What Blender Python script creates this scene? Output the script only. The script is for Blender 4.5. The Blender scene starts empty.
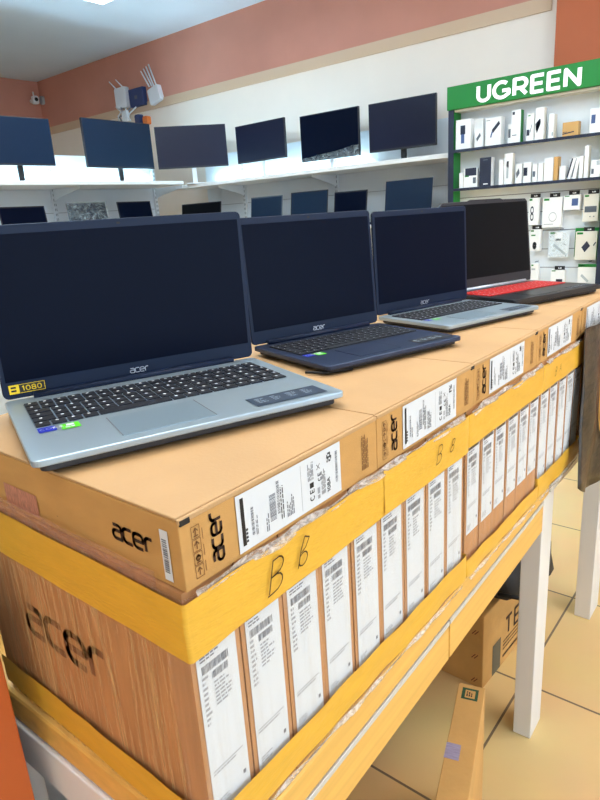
import bpy, bmesh, math, random
from mathutils import Vector, Matrix
random.seed(7)
col = bpy.context.scene.collection
ZC = 1.365                      # camera height above the floor; the camera stands at x = y = 0
R = math.radians

# ------------------------------------------------------------------ camera
FPX = 613.72
def cam_axes(yaw, pitch, roll):
    f = Vector((math.cos(yaw)*math.cos(pitch), math.sin(yaw)*math.cos(pitch), -math.sin(pitch)))
    r = f.cross(Vector((0, 0, 1))).normalized(); u = r.cross(f)
    c, s = math.cos(roll), math.sin(roll)
    return c*r+s*u, -s*r+c*u, f
CR, CU, CF = cam_axes(R(39.86), R(16.676), R(-3.708))
cd = bpy.data.cameras.new('camera'); cam = bpy.data.objects.new('camera', cd); col.objects.link(cam)
cd.sensor_fit = 'HORIZONTAL'; cd.sensor_width = 36; cd.lens = 36*FPX/600; cd.clip_start = .02
m = Matrix.Identity(4)
for i in range(3):
    m[i][0] = CR[i]; m[i][1] = CU[i]; m[i][2] = -CF[i]
m[2][3] = ZC
cam.matrix_world = m
bpy.context.scene.camera = cam
def ray(px, py): return CR*((px-300)/FPX) - CU*((py-400)/FPX) + CF
def atx(px, py, X): d = ray(px, py)*1; k = X/d.x; return Vector((X, d.y*k, ZC+d.z*k))
def aty(px, py, Y): d = ray(px, py); k = Y/d.y; return Vector((d.x*k, Y, ZC+d.z*k))
def atz(px, py, z): d = ray(px, py); k = (z-ZC)/d.z; return Vector((d.x*k, d.y*k, z))

# ------------------------------------------------------------------ materials
def lin(c):
    return tuple((v/255/12.92 if v/255 <= .04045 else ((v/255+.055)/1.055)**2.4) for v in c)+(1,)
MATS = {}
def mat(name, c, rough=.6, metal=0, noise=0, nscale=30, stretch=(1, 1, 1), bump=0, bscale=200, spec=.5, emit=0, coat=0, c2=None):
    if name in MATS: return MATS[name]
    M = bpy.data.materials.new(name); M.use_nodes = True; nt = M.node_tree; b = nt.nodes['Principled BSDF']
    b.inputs['Base Color'].default_value = lin(c); b.inputs['Roughness'].default_value = rough
    b.inputs['Metallic'].default_value = metal; b.inputs['Specular IOR Level'].default_value = spec
    b.inputs['Coat Weight'].default_value = coat
    if emit:
        b.inputs['Emission Color'].default_value = lin(c2 or c); b.inputs['Emission Strength'].default_value = emit
    if noise or bump:
        tc = nt.nodes.new('ShaderNodeTexCoord'); mp = nt.nodes.new('ShaderNodeMapping'); mp.inputs['Scale'].default_value = stretch
        nt.links.new(tc.outputs['Object'], mp.inputs['Vector'])
    if noise:
        n = nt.nodes.new('ShaderNodeTexNoise'); n.inputs['Scale'].default_value = nscale; n.inputs['Detail'].default_value = 5
        nt.links.new(mp.outputs['Vector'], n.inputs['Vector'])
        rp = nt.nodes.new('ShaderNodeValToRGB')
        k1 = tuple(max(0, v*(1-noise)) for v in lin(c)[:3])+(1,)
        k2 = lin(c2) if (c2 and not emit) else tuple(min(1, v*(1+noise)) for v in lin(c)[:3])+(1,)
        rp.color_ramp.elements[0].color = k1; rp.color_ramp.elements[1].color = k2
        rp.color_ramp.elements[0].position = .3; rp.color_ramp.elements[1].position = .7
        nt.links.new(n.outputs['Fac'], rp.inputs['Fac']); nt.links.new(rp.outputs['Color'], b.inputs['Base Color'])
    if bump:
        n2 = nt.nodes.new('ShaderNodeTexNoise'); n2.inputs['Scale'].default_value = bscale; n2.inputs['Detail'].default_value = 3
        nt.links.new(mp.outputs['Vector'], n2.inputs['Vector'])
        bp = nt.nodes.new('ShaderNodeBump'); bp.inputs['Strength'].default_value = bump; bp.inputs['Distance'].default_value = .003
        nt.links.new(n2.outputs['Fac'], bp.inputs['Height']); nt.links.new(bp.outputs['Normal'], b.inputs['Normal'])
    MATS[name] = M
    return M
def film_mat(name, base, streak, c=(235, 228, 215), scale=(18, 18, 1.2), rough=.2, lo=.5, hi=.72, tilt=0):
    M = bpy.data.materials.new(name); M.use_nodes = True; nt = M.node_tree; nt.nodes.clear()
    out = nt.nodes.new('ShaderNodeOutputMaterial'); mx = nt.nodes.new('ShaderNodeMixShader'); tr = nt.nodes.new('ShaderNodeBsdfTransparent')
    p = nt.nodes.new('ShaderNodeBsdfPrincipled'); p.inputs['Base Color'].default_value = lin(c); p.inputs['Roughness'].default_value = rough
    tc = nt.nodes.new('ShaderNodeTexCoord'); mp = nt.nodes.new('ShaderNodeMapping'); mp.inputs['Scale'].default_value = scale
    mp.inputs['Rotation'].default_value = (tilt, tilt, 0)
    n = nt.nodes.new('ShaderNodeTexNoise'); n.inputs['Scale'].default_value = 4; n.inputs['Detail'].default_value = 6; n.inputs['Roughness'].default_value = .65
    n.inputs['Distortion'].default_value = .6
    mr = nt.nodes.new('ShaderNodeMapRange'); mr.inputs['From Min'].default_value = lo; mr.inputs['From Max'].default_value = hi
    mr.inputs['To Min'].default_value = base; mr.inputs['To Max'].default_value = streak
    bp = nt.nodes.new('ShaderNodeBump'); bp.inputs['Strength'].default_value = .6; bp.inputs['Distance'].default_value = .004
    L = nt.links.new
    L(tc.outputs['Object'], mp.inputs['Vector']); L(mp.outputs['Vector'], n.inputs['Vector']); L(n.outputs['Fac'], mr.inputs['Value'])
    L(n.outputs['Fac'], bp.inputs['Height']); L(bp.outputs['Normal'], p.inputs['Normal'])
    L(mr.outputs['Result'], mx.inputs['Fac']); L(tr.outputs['BSDF'], mx.inputs[1]); L(p.outputs['BSDF'], mx.inputs[2]); L(mx.outputs['Shader'], out.inputs['Surface'])
    MATS[name] = M
    return M

CARD = mat('cardboard', (196, 148, 84), .75, noise=.07, nscale=14, stretch=(1, 1, 3), bump=.12, bscale=300)
CARD2 = mat('cardboard_upright', (188, 134, 84), .75, noise=.14, nscale=18, stretch=(4, 4, .5), bump=.1)
CARDL = mat('cardboard_lid', (188, 150, 104), .7, noise=.05, nscale=10, bump=.1, bscale=260)
CARDK = mat('cardboard_brown', (206, 160, 94), .8, noise=.1, nscale=9, bump=.2, bscale=80)
INK = mat('print_ink', (62, 40, 26), .8)
INKF = mat('print_ink_faint', (128, 88, 48), .8)
WLAB = mat('label_paper', (216, 220, 223), .55, spec=.3)
GREY = mat('label_print_grey', (118, 120, 126), .7)
LGREY = mat('label_print_light', (160, 162, 166), .7)
DGREY = mat('label_print_dark', (60, 60, 64), .7)
BLACK = mat('black', (18, 18, 20), .6)
TAPE = mat('yellow_tape', (226, 174, 58), .32, noise=.05, nscale=6, stretch=(3, 3, 14), bump=.25, bscale=26)
MARK = mat('marker_ink', (70, 48, 20), .7)
FILMF = film_mat('stretch_film_front', .04, .30, (240, 232, 220), (14, 14, .6), .25, .5, .85)
FILML = film_mat('stretch_film_side', .0, .62, (244, 200, 138), (34, 34, 1.3), .3, .48, .66, .12)
FILMS = film_mat('stretch_film_strip', .22, .5, (214, 160, 140), (8, 8, 40), .3, .4, .7)
FILMR = film_mat('stretch_film_rolled', .3, .9, (222, 214, 204), (22, 22, 50), .18, .4, .64)
FILMC = film_mat('clear_plastic', .06, .45, (225, 238, 240), (9, 9, 9), .15, .45, .75)
WOOD = mat('yellow_wood', (230, 180, 92), .38, noise=.1, nscale=5, stretch=(.6, 6, 14), bump=.04)
WHITE = mat('white_lacquer', (232, 232, 230), .4)
SILV = mat('silver_profile', (206, 208, 206), .4, .25)
DECKS = mat('silver_deck', (164, 182, 194), .34, .5, bump=.03, bscale=900)
DECKN = mat('navy_deck', (46, 58, 84), .4, .4)
DECKB = mat('black_deck', (34, 36, 42), .35, .2)
BEZ = mat('navy_bezel', (23, 36, 60), .45, spec=.2)
BEZB = mat('black_bezel', (26, 28, 38), .45)
DISP = mat('display_glass', (5, 13, 32), .32, spec=.06)
DISPB = mat('display_glass_black', (13, 15, 20), .35, spec=.08)
KEY = mat('black_key', (24, 28, 38), .5)
KEYR = mat('red_key', (196, 32, 26), .5)
KWELL = mat('key_well', (120, 138, 154), .5, .4)
LEG = mat('key_legend', (205, 212, 220), .6)
LOGO = mat('silver_logo', (190, 198, 210), .35, .5)
YEL = mat('sticker_yellow', (246, 214, 40), .5)
BLUE = mat('sticker_blue', (28, 48, 190), .4)
GRN = mat('sticker_green', (92, 216, 40), .4)
DSTK = mat('sticker_dark', (52, 66, 84), .4)
PADM = mat('touchpad', (152, 174, 188), .3, .5)
UGRN = mat('sign_green', (6, 124, 42), .45)
SIGNW = mat('sign_white', (250, 250, 250), .5, emit=.25)
NAVY = mat('navy_metal', (26, 36, 58), .5)
PANEL = mat('shelf_panel', (226, 232, 236), .5)
PWHITE = mat('product_white', (240, 240, 238), .45)
PCREAM = mat('product_cream', (228, 222, 208), .5)
PTAN = mat('product_tan', (206, 160, 96), .6)
PDARK = mat('product_dark', (32, 40, 62), .5)
PBLUE = mat('product_blue', (70, 92, 140), .5)
PGREY = mat('product_grey', (90, 98, 108), .5)
SLATE = mat('product_slate', (176, 184, 188), .5)
RPLAST = mat('router_white', (232, 236, 240), .4)
RNAVY = mat('router_navy', (48, 66, 112), .45)
ORG = mat('orange_plastic', (226, 120, 50), .5)
CABLE = mat('cable_grey', (130, 138, 150), .6)

# ------------------------------------------------------------------ mesh builder
class MB:
    def __init__(s): s.v = []; s.f = []; s.mi = []; s.m = []
    def idx(s, M):
        if M not in s.m: s.m.append(M)
        return s.m.index(M)
    def poly(s, pts, M):
        b = len(s.v); s.v += [tuple(p) for p in pts]; s.f.append(tuple(range(b, b+len(pts)))); s.mi.append(s.idx(M))
    def box(s, a, b, M, T=None):
        (x0, y0, z0), (x1, y1, z1) = a, b
        P = [(x0, y0, z0), (x1, y0, z0), (x1, y1, z0), (x0, y1, z0), (x0, y0, z1), (x1, y0, z1), (x1, y1, z1), (x0, y1, z1)]
        if T: P = [T @ Vector(p) for p in P]
        n = len(s.v); s.v += [tuple(p) for p in P]; k = s.idx(M)
        for q in ((3, 2, 1, 0), (4, 5, 6, 7), (0, 1, 5, 4), (1, 2, 6, 5), (2, 3, 7, 6), (3, 0, 4, 7)):
            s.f.append(tuple(n+i for i in q)); s.mi.append(k)
    def prism(s, pts, z0, z1, M, T=None):
        n = len(s.v); N = len(pts); k = s.idx(M)
        P = [Vector((x, y, z0)) for x, y in pts]+[Vector((x, y, z1)) for x, y in pts]
        if T: P = [T @ p for p in P]
        s.v += [tuple(p) for p in P]
        s.f.append(tuple(n+i for i in reversed(range(N)))); s.f.append(tuple(n+N+i for i in range(N)))
        for i in range(N): s.f.append((n+i, n+(i+1) % N, n+N+(i+1) % N, n+N+i))
        s.mi += [k]*(N+2)
    def tube(s, pts, r, M, n=8):
        rings = []; k = s.idx(M); pts = [Vector(p) for p in pts]
        for i, p in enumerate(pts):
            d = (pts[min(i+1, len(pts)-1)]-pts[max(i-1, 0)]).normalized()
            a = d.orthogonal().normalized() if i == 0 else (rings[-1][1]-d*rings[-1][1].dot(d)).normalized()
            b = d.cross(a); rr = r[i] if isinstance(r, (list, tuple)) else r
            base = len(s.v)
            for j in range(n):
                t = 2*math.pi*j/n; s.v.append(tuple(p+a*math.cos(t)*rr+b*math.sin(t)*rr))
            rings.append((base, a))
        for (b0, _), (b1, _) in zip(rings, rings[1:]):
            for j in range(n): s.f.append((b0+j, b0+(j+1) % n, b1+(j+1) % n, b1+j)); s.mi.append(k)
        s.f.append(tuple(rings[0][0]+j for j in reversed(range(n)))); s.f.append(tuple(rings[-1][0]+j for j in range(n))); s.mi += [k, k]
    def grid(s, rows, M):
        b = len(s.v); k = s.idx(M); nr, nc = len(rows), len(rows[0])
        for r in rows: s.v += [tuple(p) for p in r]
        for i in range(nr-1):
            for j in range(nc-1):
                s.f.append((b+i*nc+j, b+i*nc+j+1, b+(i+1)*nc+j+1, b+(i+1)*nc+j)); s.mi.append(k)
    def build(s, name, parent=None, bevel=0, smooth=False, solid=0, seg=2):
        me = bpy.data.meshes.new(name); me.from_pydata(s.v, [], s.f)
        for M in s.m: me.materials.append(M)
        me.polygons.foreach_set('material_index', s.mi)
        if smooth: me.polygons.foreach_set('use_smooth', [True]*len(me.polygons))
        me.update()
        o = bpy.data.objects.new(name, me); col.objects.link(o)
        if parent: o.parent = parent
        if solid:
            md = o.modifiers.new('solid', 'SOLIDIFY'); md.thickness = solid; md.offset = 1
        if bevel:
            md = o.modifiers.new('bevel', 'BEVEL'); md.width = bevel; md.segments = seg; md.limit_method = 'ANGLE'; md.angle_limit = R(40)
        return o

def tag(o, label, cat, group=None, kind=None):
    o['label'] = label; o['category'] = cat
    if group: o['group'] = group
    if kind: o['kind'] = kind
    return o
def thing(name, label, cat, loc=(0, 0, 0), rz=0, group=None):
    o = bpy.data.objects.new(name, None); o.empty_display_size = .05; col.objects.link(o)
    o.location = loc; o.rotation_euler.z = rz
    return tag(o, label, cat, group)
def struct(name, mb, **k):
    o = mb.build(name, **k); o['kind'] = 'structure'; return o
def dup(root, loc, rz, label, group=None):
    r = root.copy(); col.objects.link(r); r.location = loc; r.rotation_euler.z = rz; r['label'] = label
    if group: r['group'] = group
    for ch in list(root.children):
        c = ch.copy(); col.objects.link(c); c.parent = r
        for g in ch.children:
            d = g.copy(); col.objects.link(d); d.parent = c
    return r

# ------------------------------------------------------------------ stroke lettering
def arc(cx, cy, rx, ry, a0, a1, n=7):
    return [(cx+rx*math.cos(R(a0+(a1-a0)*i/n)), cy+ry*math.sin(R(a0+(a1-a0)*i/n))) for i in range(n+1)]
G = {
 'a': (.92, [[(.12, 1)]+arc(.66, .76, .26, .24, 90, 0)+[(.92, 0), (.28, 0)]+arc(.28, .3, .26, .3, 270, 90)+[(.92, .6)]]),
 'c': (.85, [[(.88, 1), (.34, 1)]+arc(.34, .7, .32, .3, 90, 180)+arc(.34, .3, .32, .3, 180, 270)+[(.88, 0)]]),
 'e': (.92, [[(.04, .5), (.94, .5), (.94, .7)]+arc(.62, .7, .32, .3, 0, 90)+arc(.36, .7, .34, .3, 90, 180)+arc(.36, .3, .34, .3, 180, 270)+[(.88, 0)]]),
 'r': (.72, [[(.08, 0), (.08, .7)]+arc(.4, .7, .32, .3, 180, 90)+[(.74, 1)]]),
 'U': (.78, [[(.06, 1), (.06, .32)]+arc(.39, .32, .33, .32, 180, 360, 12)+[(.72, 1)]]),
 'G': (.95, [arc(.48, .5, .44, .5, 48, 310, 18)+[(.9, .2), (.9, .44), (.52, .44)]]),
 'R': (.8, [[(.08, 0), (.08, 1), (.48, 1)]+arc(.48, .71, .27, .29, 90, -90, 10)+[(.08, .42)], [(.42, .42), (.76, 0)]]),
 'E': (.7, [[(.7, 1), (.08, 1), (.08, 0), (.7, 0)], [(.08, .5), (.64, .5)]]),
 'N': (.86, [[(.08, 0), (.08, 1), (.78, 0), (.78, 1)]]),
 'T': (.74, [[(.02, 1), (.74, 1)], [(.38, 1), (.38, 0)]]),
 'S': (.72, [[(.68, .86)]+arc(.4, .76, .3, .24, 60, 270, 9)+arc(.4, .26, .3, .26, 90, -130, 9)]),
 'C': (.8, [arc(.48, .5, .42, .5, 50, 310, 14)]),
 'O': (.9, [arc(.46, .5, .42, .5, 0, 360, 18)]),
 'F': (.68, [[(.7, 1), (.08, 1), (.08, 0)], [(.08, .5), (.6, .5)]]),
 'H': (.8, [[(.08, 0), (.08, 1)], [(.72, 0), (.72, 1)], [(.08, .5), (.72, .5)]]),
 'D': (.8, [[(.08, 0), (.08, 1), (.36, 1)]+arc(.36, .5, .36, .5, 90, -90, 10)+[(.08, 0)]]),
 'A': (.84, [[(.02, 0), (.42, 1), (.82, 0)], [(.17, .36), (.67, .36)]]),
 '1': (.42, [[(.04, .8), (.26, 1), (.26, 0)]]),
 '0': (.72, [arc(.36, .5, .3, .5, 0, 360, 18)]),
 '8': (.72, [arc(.36, .74, .26, .26, 0, 360, 12), arc(.36, .25, .31, .26, 0, 360, 12)]),
 ' ': (.4, []),
 'B': (.66, [[(.1, 0), (.12, 1), (.4, 1.02)]+arc(.36, .78, .26, .24, 80, -80, 6)+[(.14, .5)]+arc(.32, .25, .34, .27, 80, -90, 6)+[(.04, -.04)]]),
 'b': (.66, [[(.3, 1.05), (.16, .6), (.1, 0), (.14, .3)]+arc(.34, .24, .24, .24, 150, -150, 10)+[(.14, .2)], [(.3, 1.05), (.58, .92), (.42, .62), (.2, .5)]]),
}
def strokes(mb, lines, w, M, T, round_=True):
    """lines: polylines in a plane; T maps (u, v) to a point in space"""
    h = w/2
    for L in lines:
        for i, ((x0, y0), (x1, y1)) in enumerate(zip(L, L[1:])):
            d = math.hypot(x1-x0, y1-y0)
            if d < 1e-9: continue
            dx, dy = (x1-x0)/d*h, (y1-y0)/d*h
            mb.poly([T(x0-dy, y0+dx), T(x0+dy, y0-dx), T(x1+dy, y1-dx), T(x1-dy, y1+dx)], M)
        if round_:
            for (x, y) in L[1:-1]:
                mb.poly([T(x+h*math.cos(a*math.pi/4), y+h*math.sin(a*math.pi/4)) for a in range(8)], M)
def text(mb, s, H, w, M, T, gap=.16, sx=1):
    x = 0
    for ch in s:
        adv, L = G[ch]
        strokes(mb, [[((x+p[0]*sx)*H, p[1]*H) for p in l] for l in L], w*H, M, T)
        x += adv*sx+gap
    return x*H
def text_w(s, H, gap=.16, sx=1): return sum(G[c][0]*sx+gap for c in s)*H-gap*H
def rect(mb, u0, v0, u1, v1, M, T): mb.poly([T(u0, v0), T(u1, v0), T(u1, v1), T(u0, v1)], M)
def lift(T, e):                    # same plane map, raised by e along its normal
    n = (T(1, 0)-T(0, 0)).cross(T(0, 1)-T(0, 0)).normalized()*e
    return lambda u, v: T(u, v)+n

# ------------------------------------------------------------------ ROOM
XB, YL, HC = 4.105, 6.925, ZC+1.6
X0, Y0 = -2.4, -3.0
def tile_floor():
    M = bpy.data.materials.new('floor_tiles'); M.use_nodes = True; nt = M.node_tree; b = nt.nodes['Principled BSDF']; L = nt.links.new
    tc = nt.nodes.new('ShaderNodeTexCoord'); mp = nt.nodes.new('ShaderNodeMapping')
    mp.inputs['Location'].default_value = (-.025, .01, 0)
    br = nt.nodes.new('ShaderNodeTexBrick'); br.offset = 0; br.squash = 1
    br.inputs['Scale'].default_value = 1; br.inputs['Brick Width'].default_value = .503; br.inputs['Row Height'].default_value = .503
    br.inputs['Mortar Size'].default_value = .0035; br.inputs['Mortar Smooth'].default_value = .1
    br.inputs['Color1'].default_value = lin((242, 208, 148)); br.inputs['Color2'].default_value = lin((238, 203, 140)); br.inputs['Mortar'].default_value = lin((128, 108, 86))
    n = nt.nodes.new('ShaderNodeTexNoise'); n.inputs['Scale'].default_value = 3.5; n.inputs['Detail'].default_value = 5
    mx = nt.nodes.new('ShaderNodeMix'); mx.data_type = 'RGBA'; mx.blend_type = 'MULTIPLY'; mx.inputs['Factor'].default_value = .25
    L(tc.outputs['Object'], mp.inputs['Vector']); L(mp.outputs['Vector'], br.inputs['Vector']); L(tc.outputs['Object'], n.inputs['Vector'])
    L(br.outputs['Color'], mx.inputs['A']); L(n.outputs['Color'], mx.inputs['B']); L(mx.outputs['Result'], b.inputs['Base Color'])
    b.inputs['Roughness'].default_value = .32
    return M
f = MB(); f.box((X0, Y0, -.06), (XB+.2, YL+.2, 0), tile_floor()); struct('floor', f)
CEIL = mat('ceiling_paint', (224, 238, 252), .8, noise=.02, nscale=2)
f = MB(); f.box((X0, Y0, HC), (XB+.2, YL+.2, HC+.08), CEIL); struct('ceiling', f)
TERRA = mat('terracotta_paint', (208, 144, 124), .75, noise=.05, nscale=3)
CREAM = mat('cream_paint', (244, 231, 216), .75, noise=.03, nscale=2)
TRIMC = mat('cream_trim', (214, 184, 154), .7)
ZB = ZC+1.12                        # lower edge of the terracotta band
f = MB(); f.box((XB, Y0, 0), (XB+.12, YL, ZB), CREAM); f.box((XB, Y0, ZB), (XB+.12, YL, HC), TERRA); struct('wall_back', f)
f = MB(); f.box((X0, YL, 0), (XB+.12, YL+.12, ZB), CREAM); f.box((X0, YL, ZB), (XB+.12, YL+.12, HC), TERRA); struct('wall_left', f)
f = MB(); f.box((X0, Y0-.1, 0), (XB+.12, Y0, .25), CREAM); f.box((X0, Y0-.1, 2.7), (XB+.12, Y0, HC), CREAM)
for a, b in ((X0, X0+.4), (XB-1.6, XB+.12)): f.box((a, Y0-.1, .25), (b, Y0, 2.7), CREAM)
struct('wall_right', f)      # unseen opening, added to let cool daylight in from the right
f = MB(); f.box((X0-.1, Y0, 0), (X0, YL, HC), CREAM); struct('wall_front', f)
f = MB(); f.box((XB-.012, 1.345, ZB-.075), (XB, YL, ZB), TRIMC); struct('trim_1', f)
f = MB(); f.box((X0, YL-.012, ZB-.075), (XB-.012, YL, ZB), TRIMC); struct('trim_2', f)
TERRA2 = mat('terracotta_column', (186, 100, 62), .75, noise=.05, nscale=3)
yc = atx(555, 40, XB-.1).y
f = MB(); f.box((XB-.1, -.6, 0), (XB, yc, HC), TERRA2); struct('wall_column', f)

# ------------------------------------------------------------------ TABLES
ZT = .75
ANG = math.atan(.0247)
tb = thing('display_table', 'yellow wood table with drawers and white legs under the near stack of cartons', 'table', (.283, .374, 0), ANG)
TL = 1.09                            # length
f = MB(); f.box((0, 0, ZT-.05), (TL, .62, ZT), WOOD); f.build('tabletop', tb, .006)
for k, (a, b) in enumerate(((.002, .5415), (.5455, 1.062))):
    f = MB(); f.box((a, .004, ZT-.134), (b, .02, ZT-.067), WOOD); d = f.build('drawer', tb, .0015)
    f = MB(); f.box((a, .003, ZT-.0655), (b, .022, ZT-.0565), SILV); f.build('handle_strip', d, .001)
for x in (.018, 1.066-.005):
    for y in (.004, .57):
        f = MB(); f.box((x, y, 0), (x+.084, y+.046, ZT-.0505), WHITE); f.build('leg', tb, .002)
f = MB(); f.box((-.004, .0, ZT-.118), (.014, .62, ZT-.0505), WHITE); f.build('end_apron', tb, .002)
f = MB(); f.box((.0142, .56, ZT-.118), (1.06, .575, ZT-.0505), WHITE); f.build('back_apron', tb)
f = MB(); f.box((.07, .12, .09), (.086, .55, ZT-.119), WHITE); f.build('end_panel', tb)

t2 = thing('display_table', 'white table with white legs at the far end of the row of cartons', 'table', (1.385, .4, 0), 0)
f = MB(); f.box((0, 0, ZT-.05), (.70, .62, ZT), WHITE); f.build('tabletop', t2, .003)
for x, y in ((.555, .012), (.555, .55), (.03, .55)):
    f = MB(); f.box((x, y, 0), (x+.1, y+.05, ZT-.0505), WHITE); f.build('leg', t2, .002)

# ------------------------------------------------------------------ LABELS AND PRINTS
def textblock(mb, u0, v0, u1, v1, rows, M, T, fill=.6, seed=0, sizes=(.3, 1), dirv=False):
    rnd = random.Random(seed)
    for i in range(rows):
        if dirv:
            a = u0+(u1-u0)*i/rows; b = a+(u1-u0)/rows*fill; e = v0+(v1-v0)*rnd.uniform(*sizes); v = v0
            while v < e:
                w = min(rnd.uniform(.002, .008), e-v); rect(mb, a, v, b, v+w, M, T); v += w+.0012
        else:
            b = v1-(v1-v0)*i/rows; a = b-(v1-v0)/rows*fill; e = u0+(u1-u0)*rnd.uniform(*sizes); u = u0
            while u < e:
                w = min(rnd.uniform(.002, .008), e-u); rect(mb, u, a, u+w, b, M, T); u += w+.0012
def barcode(mb, u0, v0, u1, v1, M, T, n=24, seed=0, vert=False):
    rnd = random.Random(seed); L = (v1-v0) if vert else (u1-u0); p = 0
    for i in range(n):
        w = L/n*rnd.uniform(.3, .8)
        a = (v0 if vert else u0)+L*i/n
        if vert: rect(mb, u0, a, u1, a+w, M, T)
        else: rect(mb, a, v0, a+w, v1, M, T)
def flat_label(mb, w, h, T, seed):
    """landscape shipping label of the flat cartons, text turned on its side"""
    rect(mb, 0, 0, w, h, WLAB, T); S = lift(T, .0003)
    k = w/.162
    rect(mb, .005*k, .006, .0095*k, h*.93, BLACK, S)
    for i in range(4): rect(mb, .0098*k, .008+i*.004, .0125*k, .0105+i*.004, DGREY, S)
    barcode(mb, .018*k, .012, .0215*k, h*.7, GREY, S, 22, seed, True)
    textblock(mb, .0235*k, .01, .027*k, h*.55, 2, GREY, S, .5, seed, (.5, .9), True)
    barcode(mb, .044*k, .014, .053*k, h*.72, GREY, S, 20, seed+1, True)
    barcode(mb, .055*k, .018, .059*k, h*.9, GREY, S, 22, seed+2, True)
    textblock(mb, .038*k, .006, .043*k, h*.5, 2, GREY, S, .5, seed+3, (.6, .95), True)
    textblock(mb, .060*k, .01, .066*k, h*.9, 2, DGREY, S, .45, seed+4, (.7, .95), True)
    textblock(mb, .069*k, .008, .081*k, h*.6, 5, GREY, S, .55, seed+5, (.5, .95), True)
    rect(mb, .0925*k, .004, .0930*k, h-.004, LGREY, S)
    V = lambda u0, v0: (lambda a, b: S(u0-b, v0+a))
    text(mb, 'C', .0065, .2, DGREY, V(.113*k, .009)); text(mb, 'E', .0065, .2, DGREY, V(.113*k, .0175))
    rect(mb, .1065*k, .024, .113*k, .030, BLACK, S)
    textblock(mb, .104*k, .033, .114*k, h*.93, 5, GREY, S, .5, seed+6, (.6, .95), True)
    rect(mb, .119*k, .007, .123*k, .0115, LGREY, S); rect(mb, .119*k, .013, .123*k, .02, LGREY, S)
    text(mb, 'C', .0048, .2, DGREY, V(.1255*k, .027)); text(mb, 'E', .0048, .2, DGREY, V(.1255*k, .033))
    strokes(mb, [[(.119*k, .041), (.1245*k, .047)], [(.1245*k, .041), (.119*k, .047)]], .0007, DGREY, S)
    textblock(mb, .1265*k, .009, .134*k, h*.8, 4, GREY, S, .5, seed+7, (.6, .95), True)
    text(mb, '108A', .0052, .2, DGREY, V(.1415*k, .008))
    rnd = random.Random(seed)
    for i in range(5):
        for j in range(5):
            if rnd.random() < .62: rect(mb, (.137+i*.0017)*k, h*.72+j*.0022, (.1387+i*.0017)*k, h*.72+j*.0022+.0022, DGREY, S)
    barcode(mb, .152*k, .014, .156*k, h*.86, GREY, S, 26, seed+9, True)
def upright_label(mb, w, h, T, seed):
    rect(mb, 0, 0, w, h, WLAB, T); S = lift(T, .0003)
    rect(mb, .002, h-.0052, w-.003, h-.0004, mat('label_bar', (96, 84, 66), .7), S)
    textblock(mb, .004, h-.015, w*.6, h-.008, 2, GREY, S, .5, seed, (.5, .95))
    barcode(mb, .005, h-.027, w*.78, h-.018, GREY, S, 22, seed)
    barcode(mb, w*.33, h-.038, w*.76, h-.030, GREY, S, 14, seed+1)
    textblock(mb, .004, h-.088, w*.24, h-.030, 10, LGREY, S, .5, seed+2, (.5, 1))
    textblock(mb, w*.36, h-.072, w*.85, h-.042, 7, LGREY, S, .5, seed+3, (.4, .95))
    rect(mb, .004, .052, w-.006, .0532, LGREY, S); textblock(mb, .004, .046, w*.8, .050, 1, LGREY, S, .5, seed+4, (.8, 1))
    rect(mb, w-.009, .018, w-.005, .023, GREY, S)
    textblock(mb, .004, .006, w*.5, .016, 3, LGREY, S, .5, seed+5, (.5, .95))

# ------------------------------------------------------------------ UPRIGHT CARTONS
YF = .383                            # front plane of the cartons
DEP = .42
ZU = ZC-.308                         # top of the upright cartons
def front(x0, z0, y=YF): return lambda u, v: Vector((x0+u, y-.0012, z0+v))
ords = ['', 'second', 'third', 'fourth', 'fifth', 'sixth', 'seventh', 'eighth', 'ninth']
bundles = [(.283, .0637, 9, 'near'), (.8645, .0575, 6, 'middle'), (1.2165, .0575, 5, 'far')]
for bi, (bx, pitch, n, bn) in enumerate(bundles):
    for i in range(n):
        x = bx+i*pitch
        where = ('foremost upright laptop carton with its broad printed side facing left, first of the near bundle' if (bi == 0 and i == 0)
                 else f'upright carton with white shipping label, first at the left of the {bn} taped bundle' if i == 0
                 else f'upright carton with white shipping label, last at the right of the {bn} taped bundle' if i == n-1
                 else f'upright carton with white shipping label, {ords[i]} from the left in the {bn} taped bundle')
        w = pitch-.0015; jy = random.uniform(-.0015, .0005) if i else 0
        t = thing('laptop_carton', where, 'box', (x, YF+.002+jy, ZT), 0, 'upright laptop cartons in taped bundles')
        H = ZU-ZT
        f = MB(); f.box((0, 0, .0006), (w, DEP, H), CARD2)
        if bi == 0 and i == 0:       # print on the broad side
            S = lambda u, v: Vector((-.0006, u, v))
            T = lambda u, v: Vector((-.0006, .322-u, .134+v))
            text(f, 'acer', .039, .25, mat('print_ink_side', (128, 82, 48), .8), T, .2, 1.1)
        f.build('carton', t)
        f = MB(); lw = .0505 if bi == 0 else .0465
        zl = .048 if bi != 1 else .085
        upright_label(f, lw, H-.066-zl, lambda u, v: Vector((.0055+u, -.0008, zl+v)), i+bi*20)
        f.build('shipping_label', t)

for i in range(4):
    t = thing('laptop_carton', f"upright carton hidden behind the olive carrier bag, {('first', 'second', 'third', 'fourth')[i]} from the left", 'box', (1.522+i*.066, YF+.004, ZT), 0, 'upright laptop cartons in taped bundles')
    f = MB(); f.box((0, 0, .0006), (.064, DEP, ZU-ZT-.005), CARD2); f.build('carton', t)
    f = MB(); upright_label(f, .05, .19, lambda u, v: Vector((.007+u, -.0008, .06+v)), 80+i); f.build('shipping_label', t)

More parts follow.
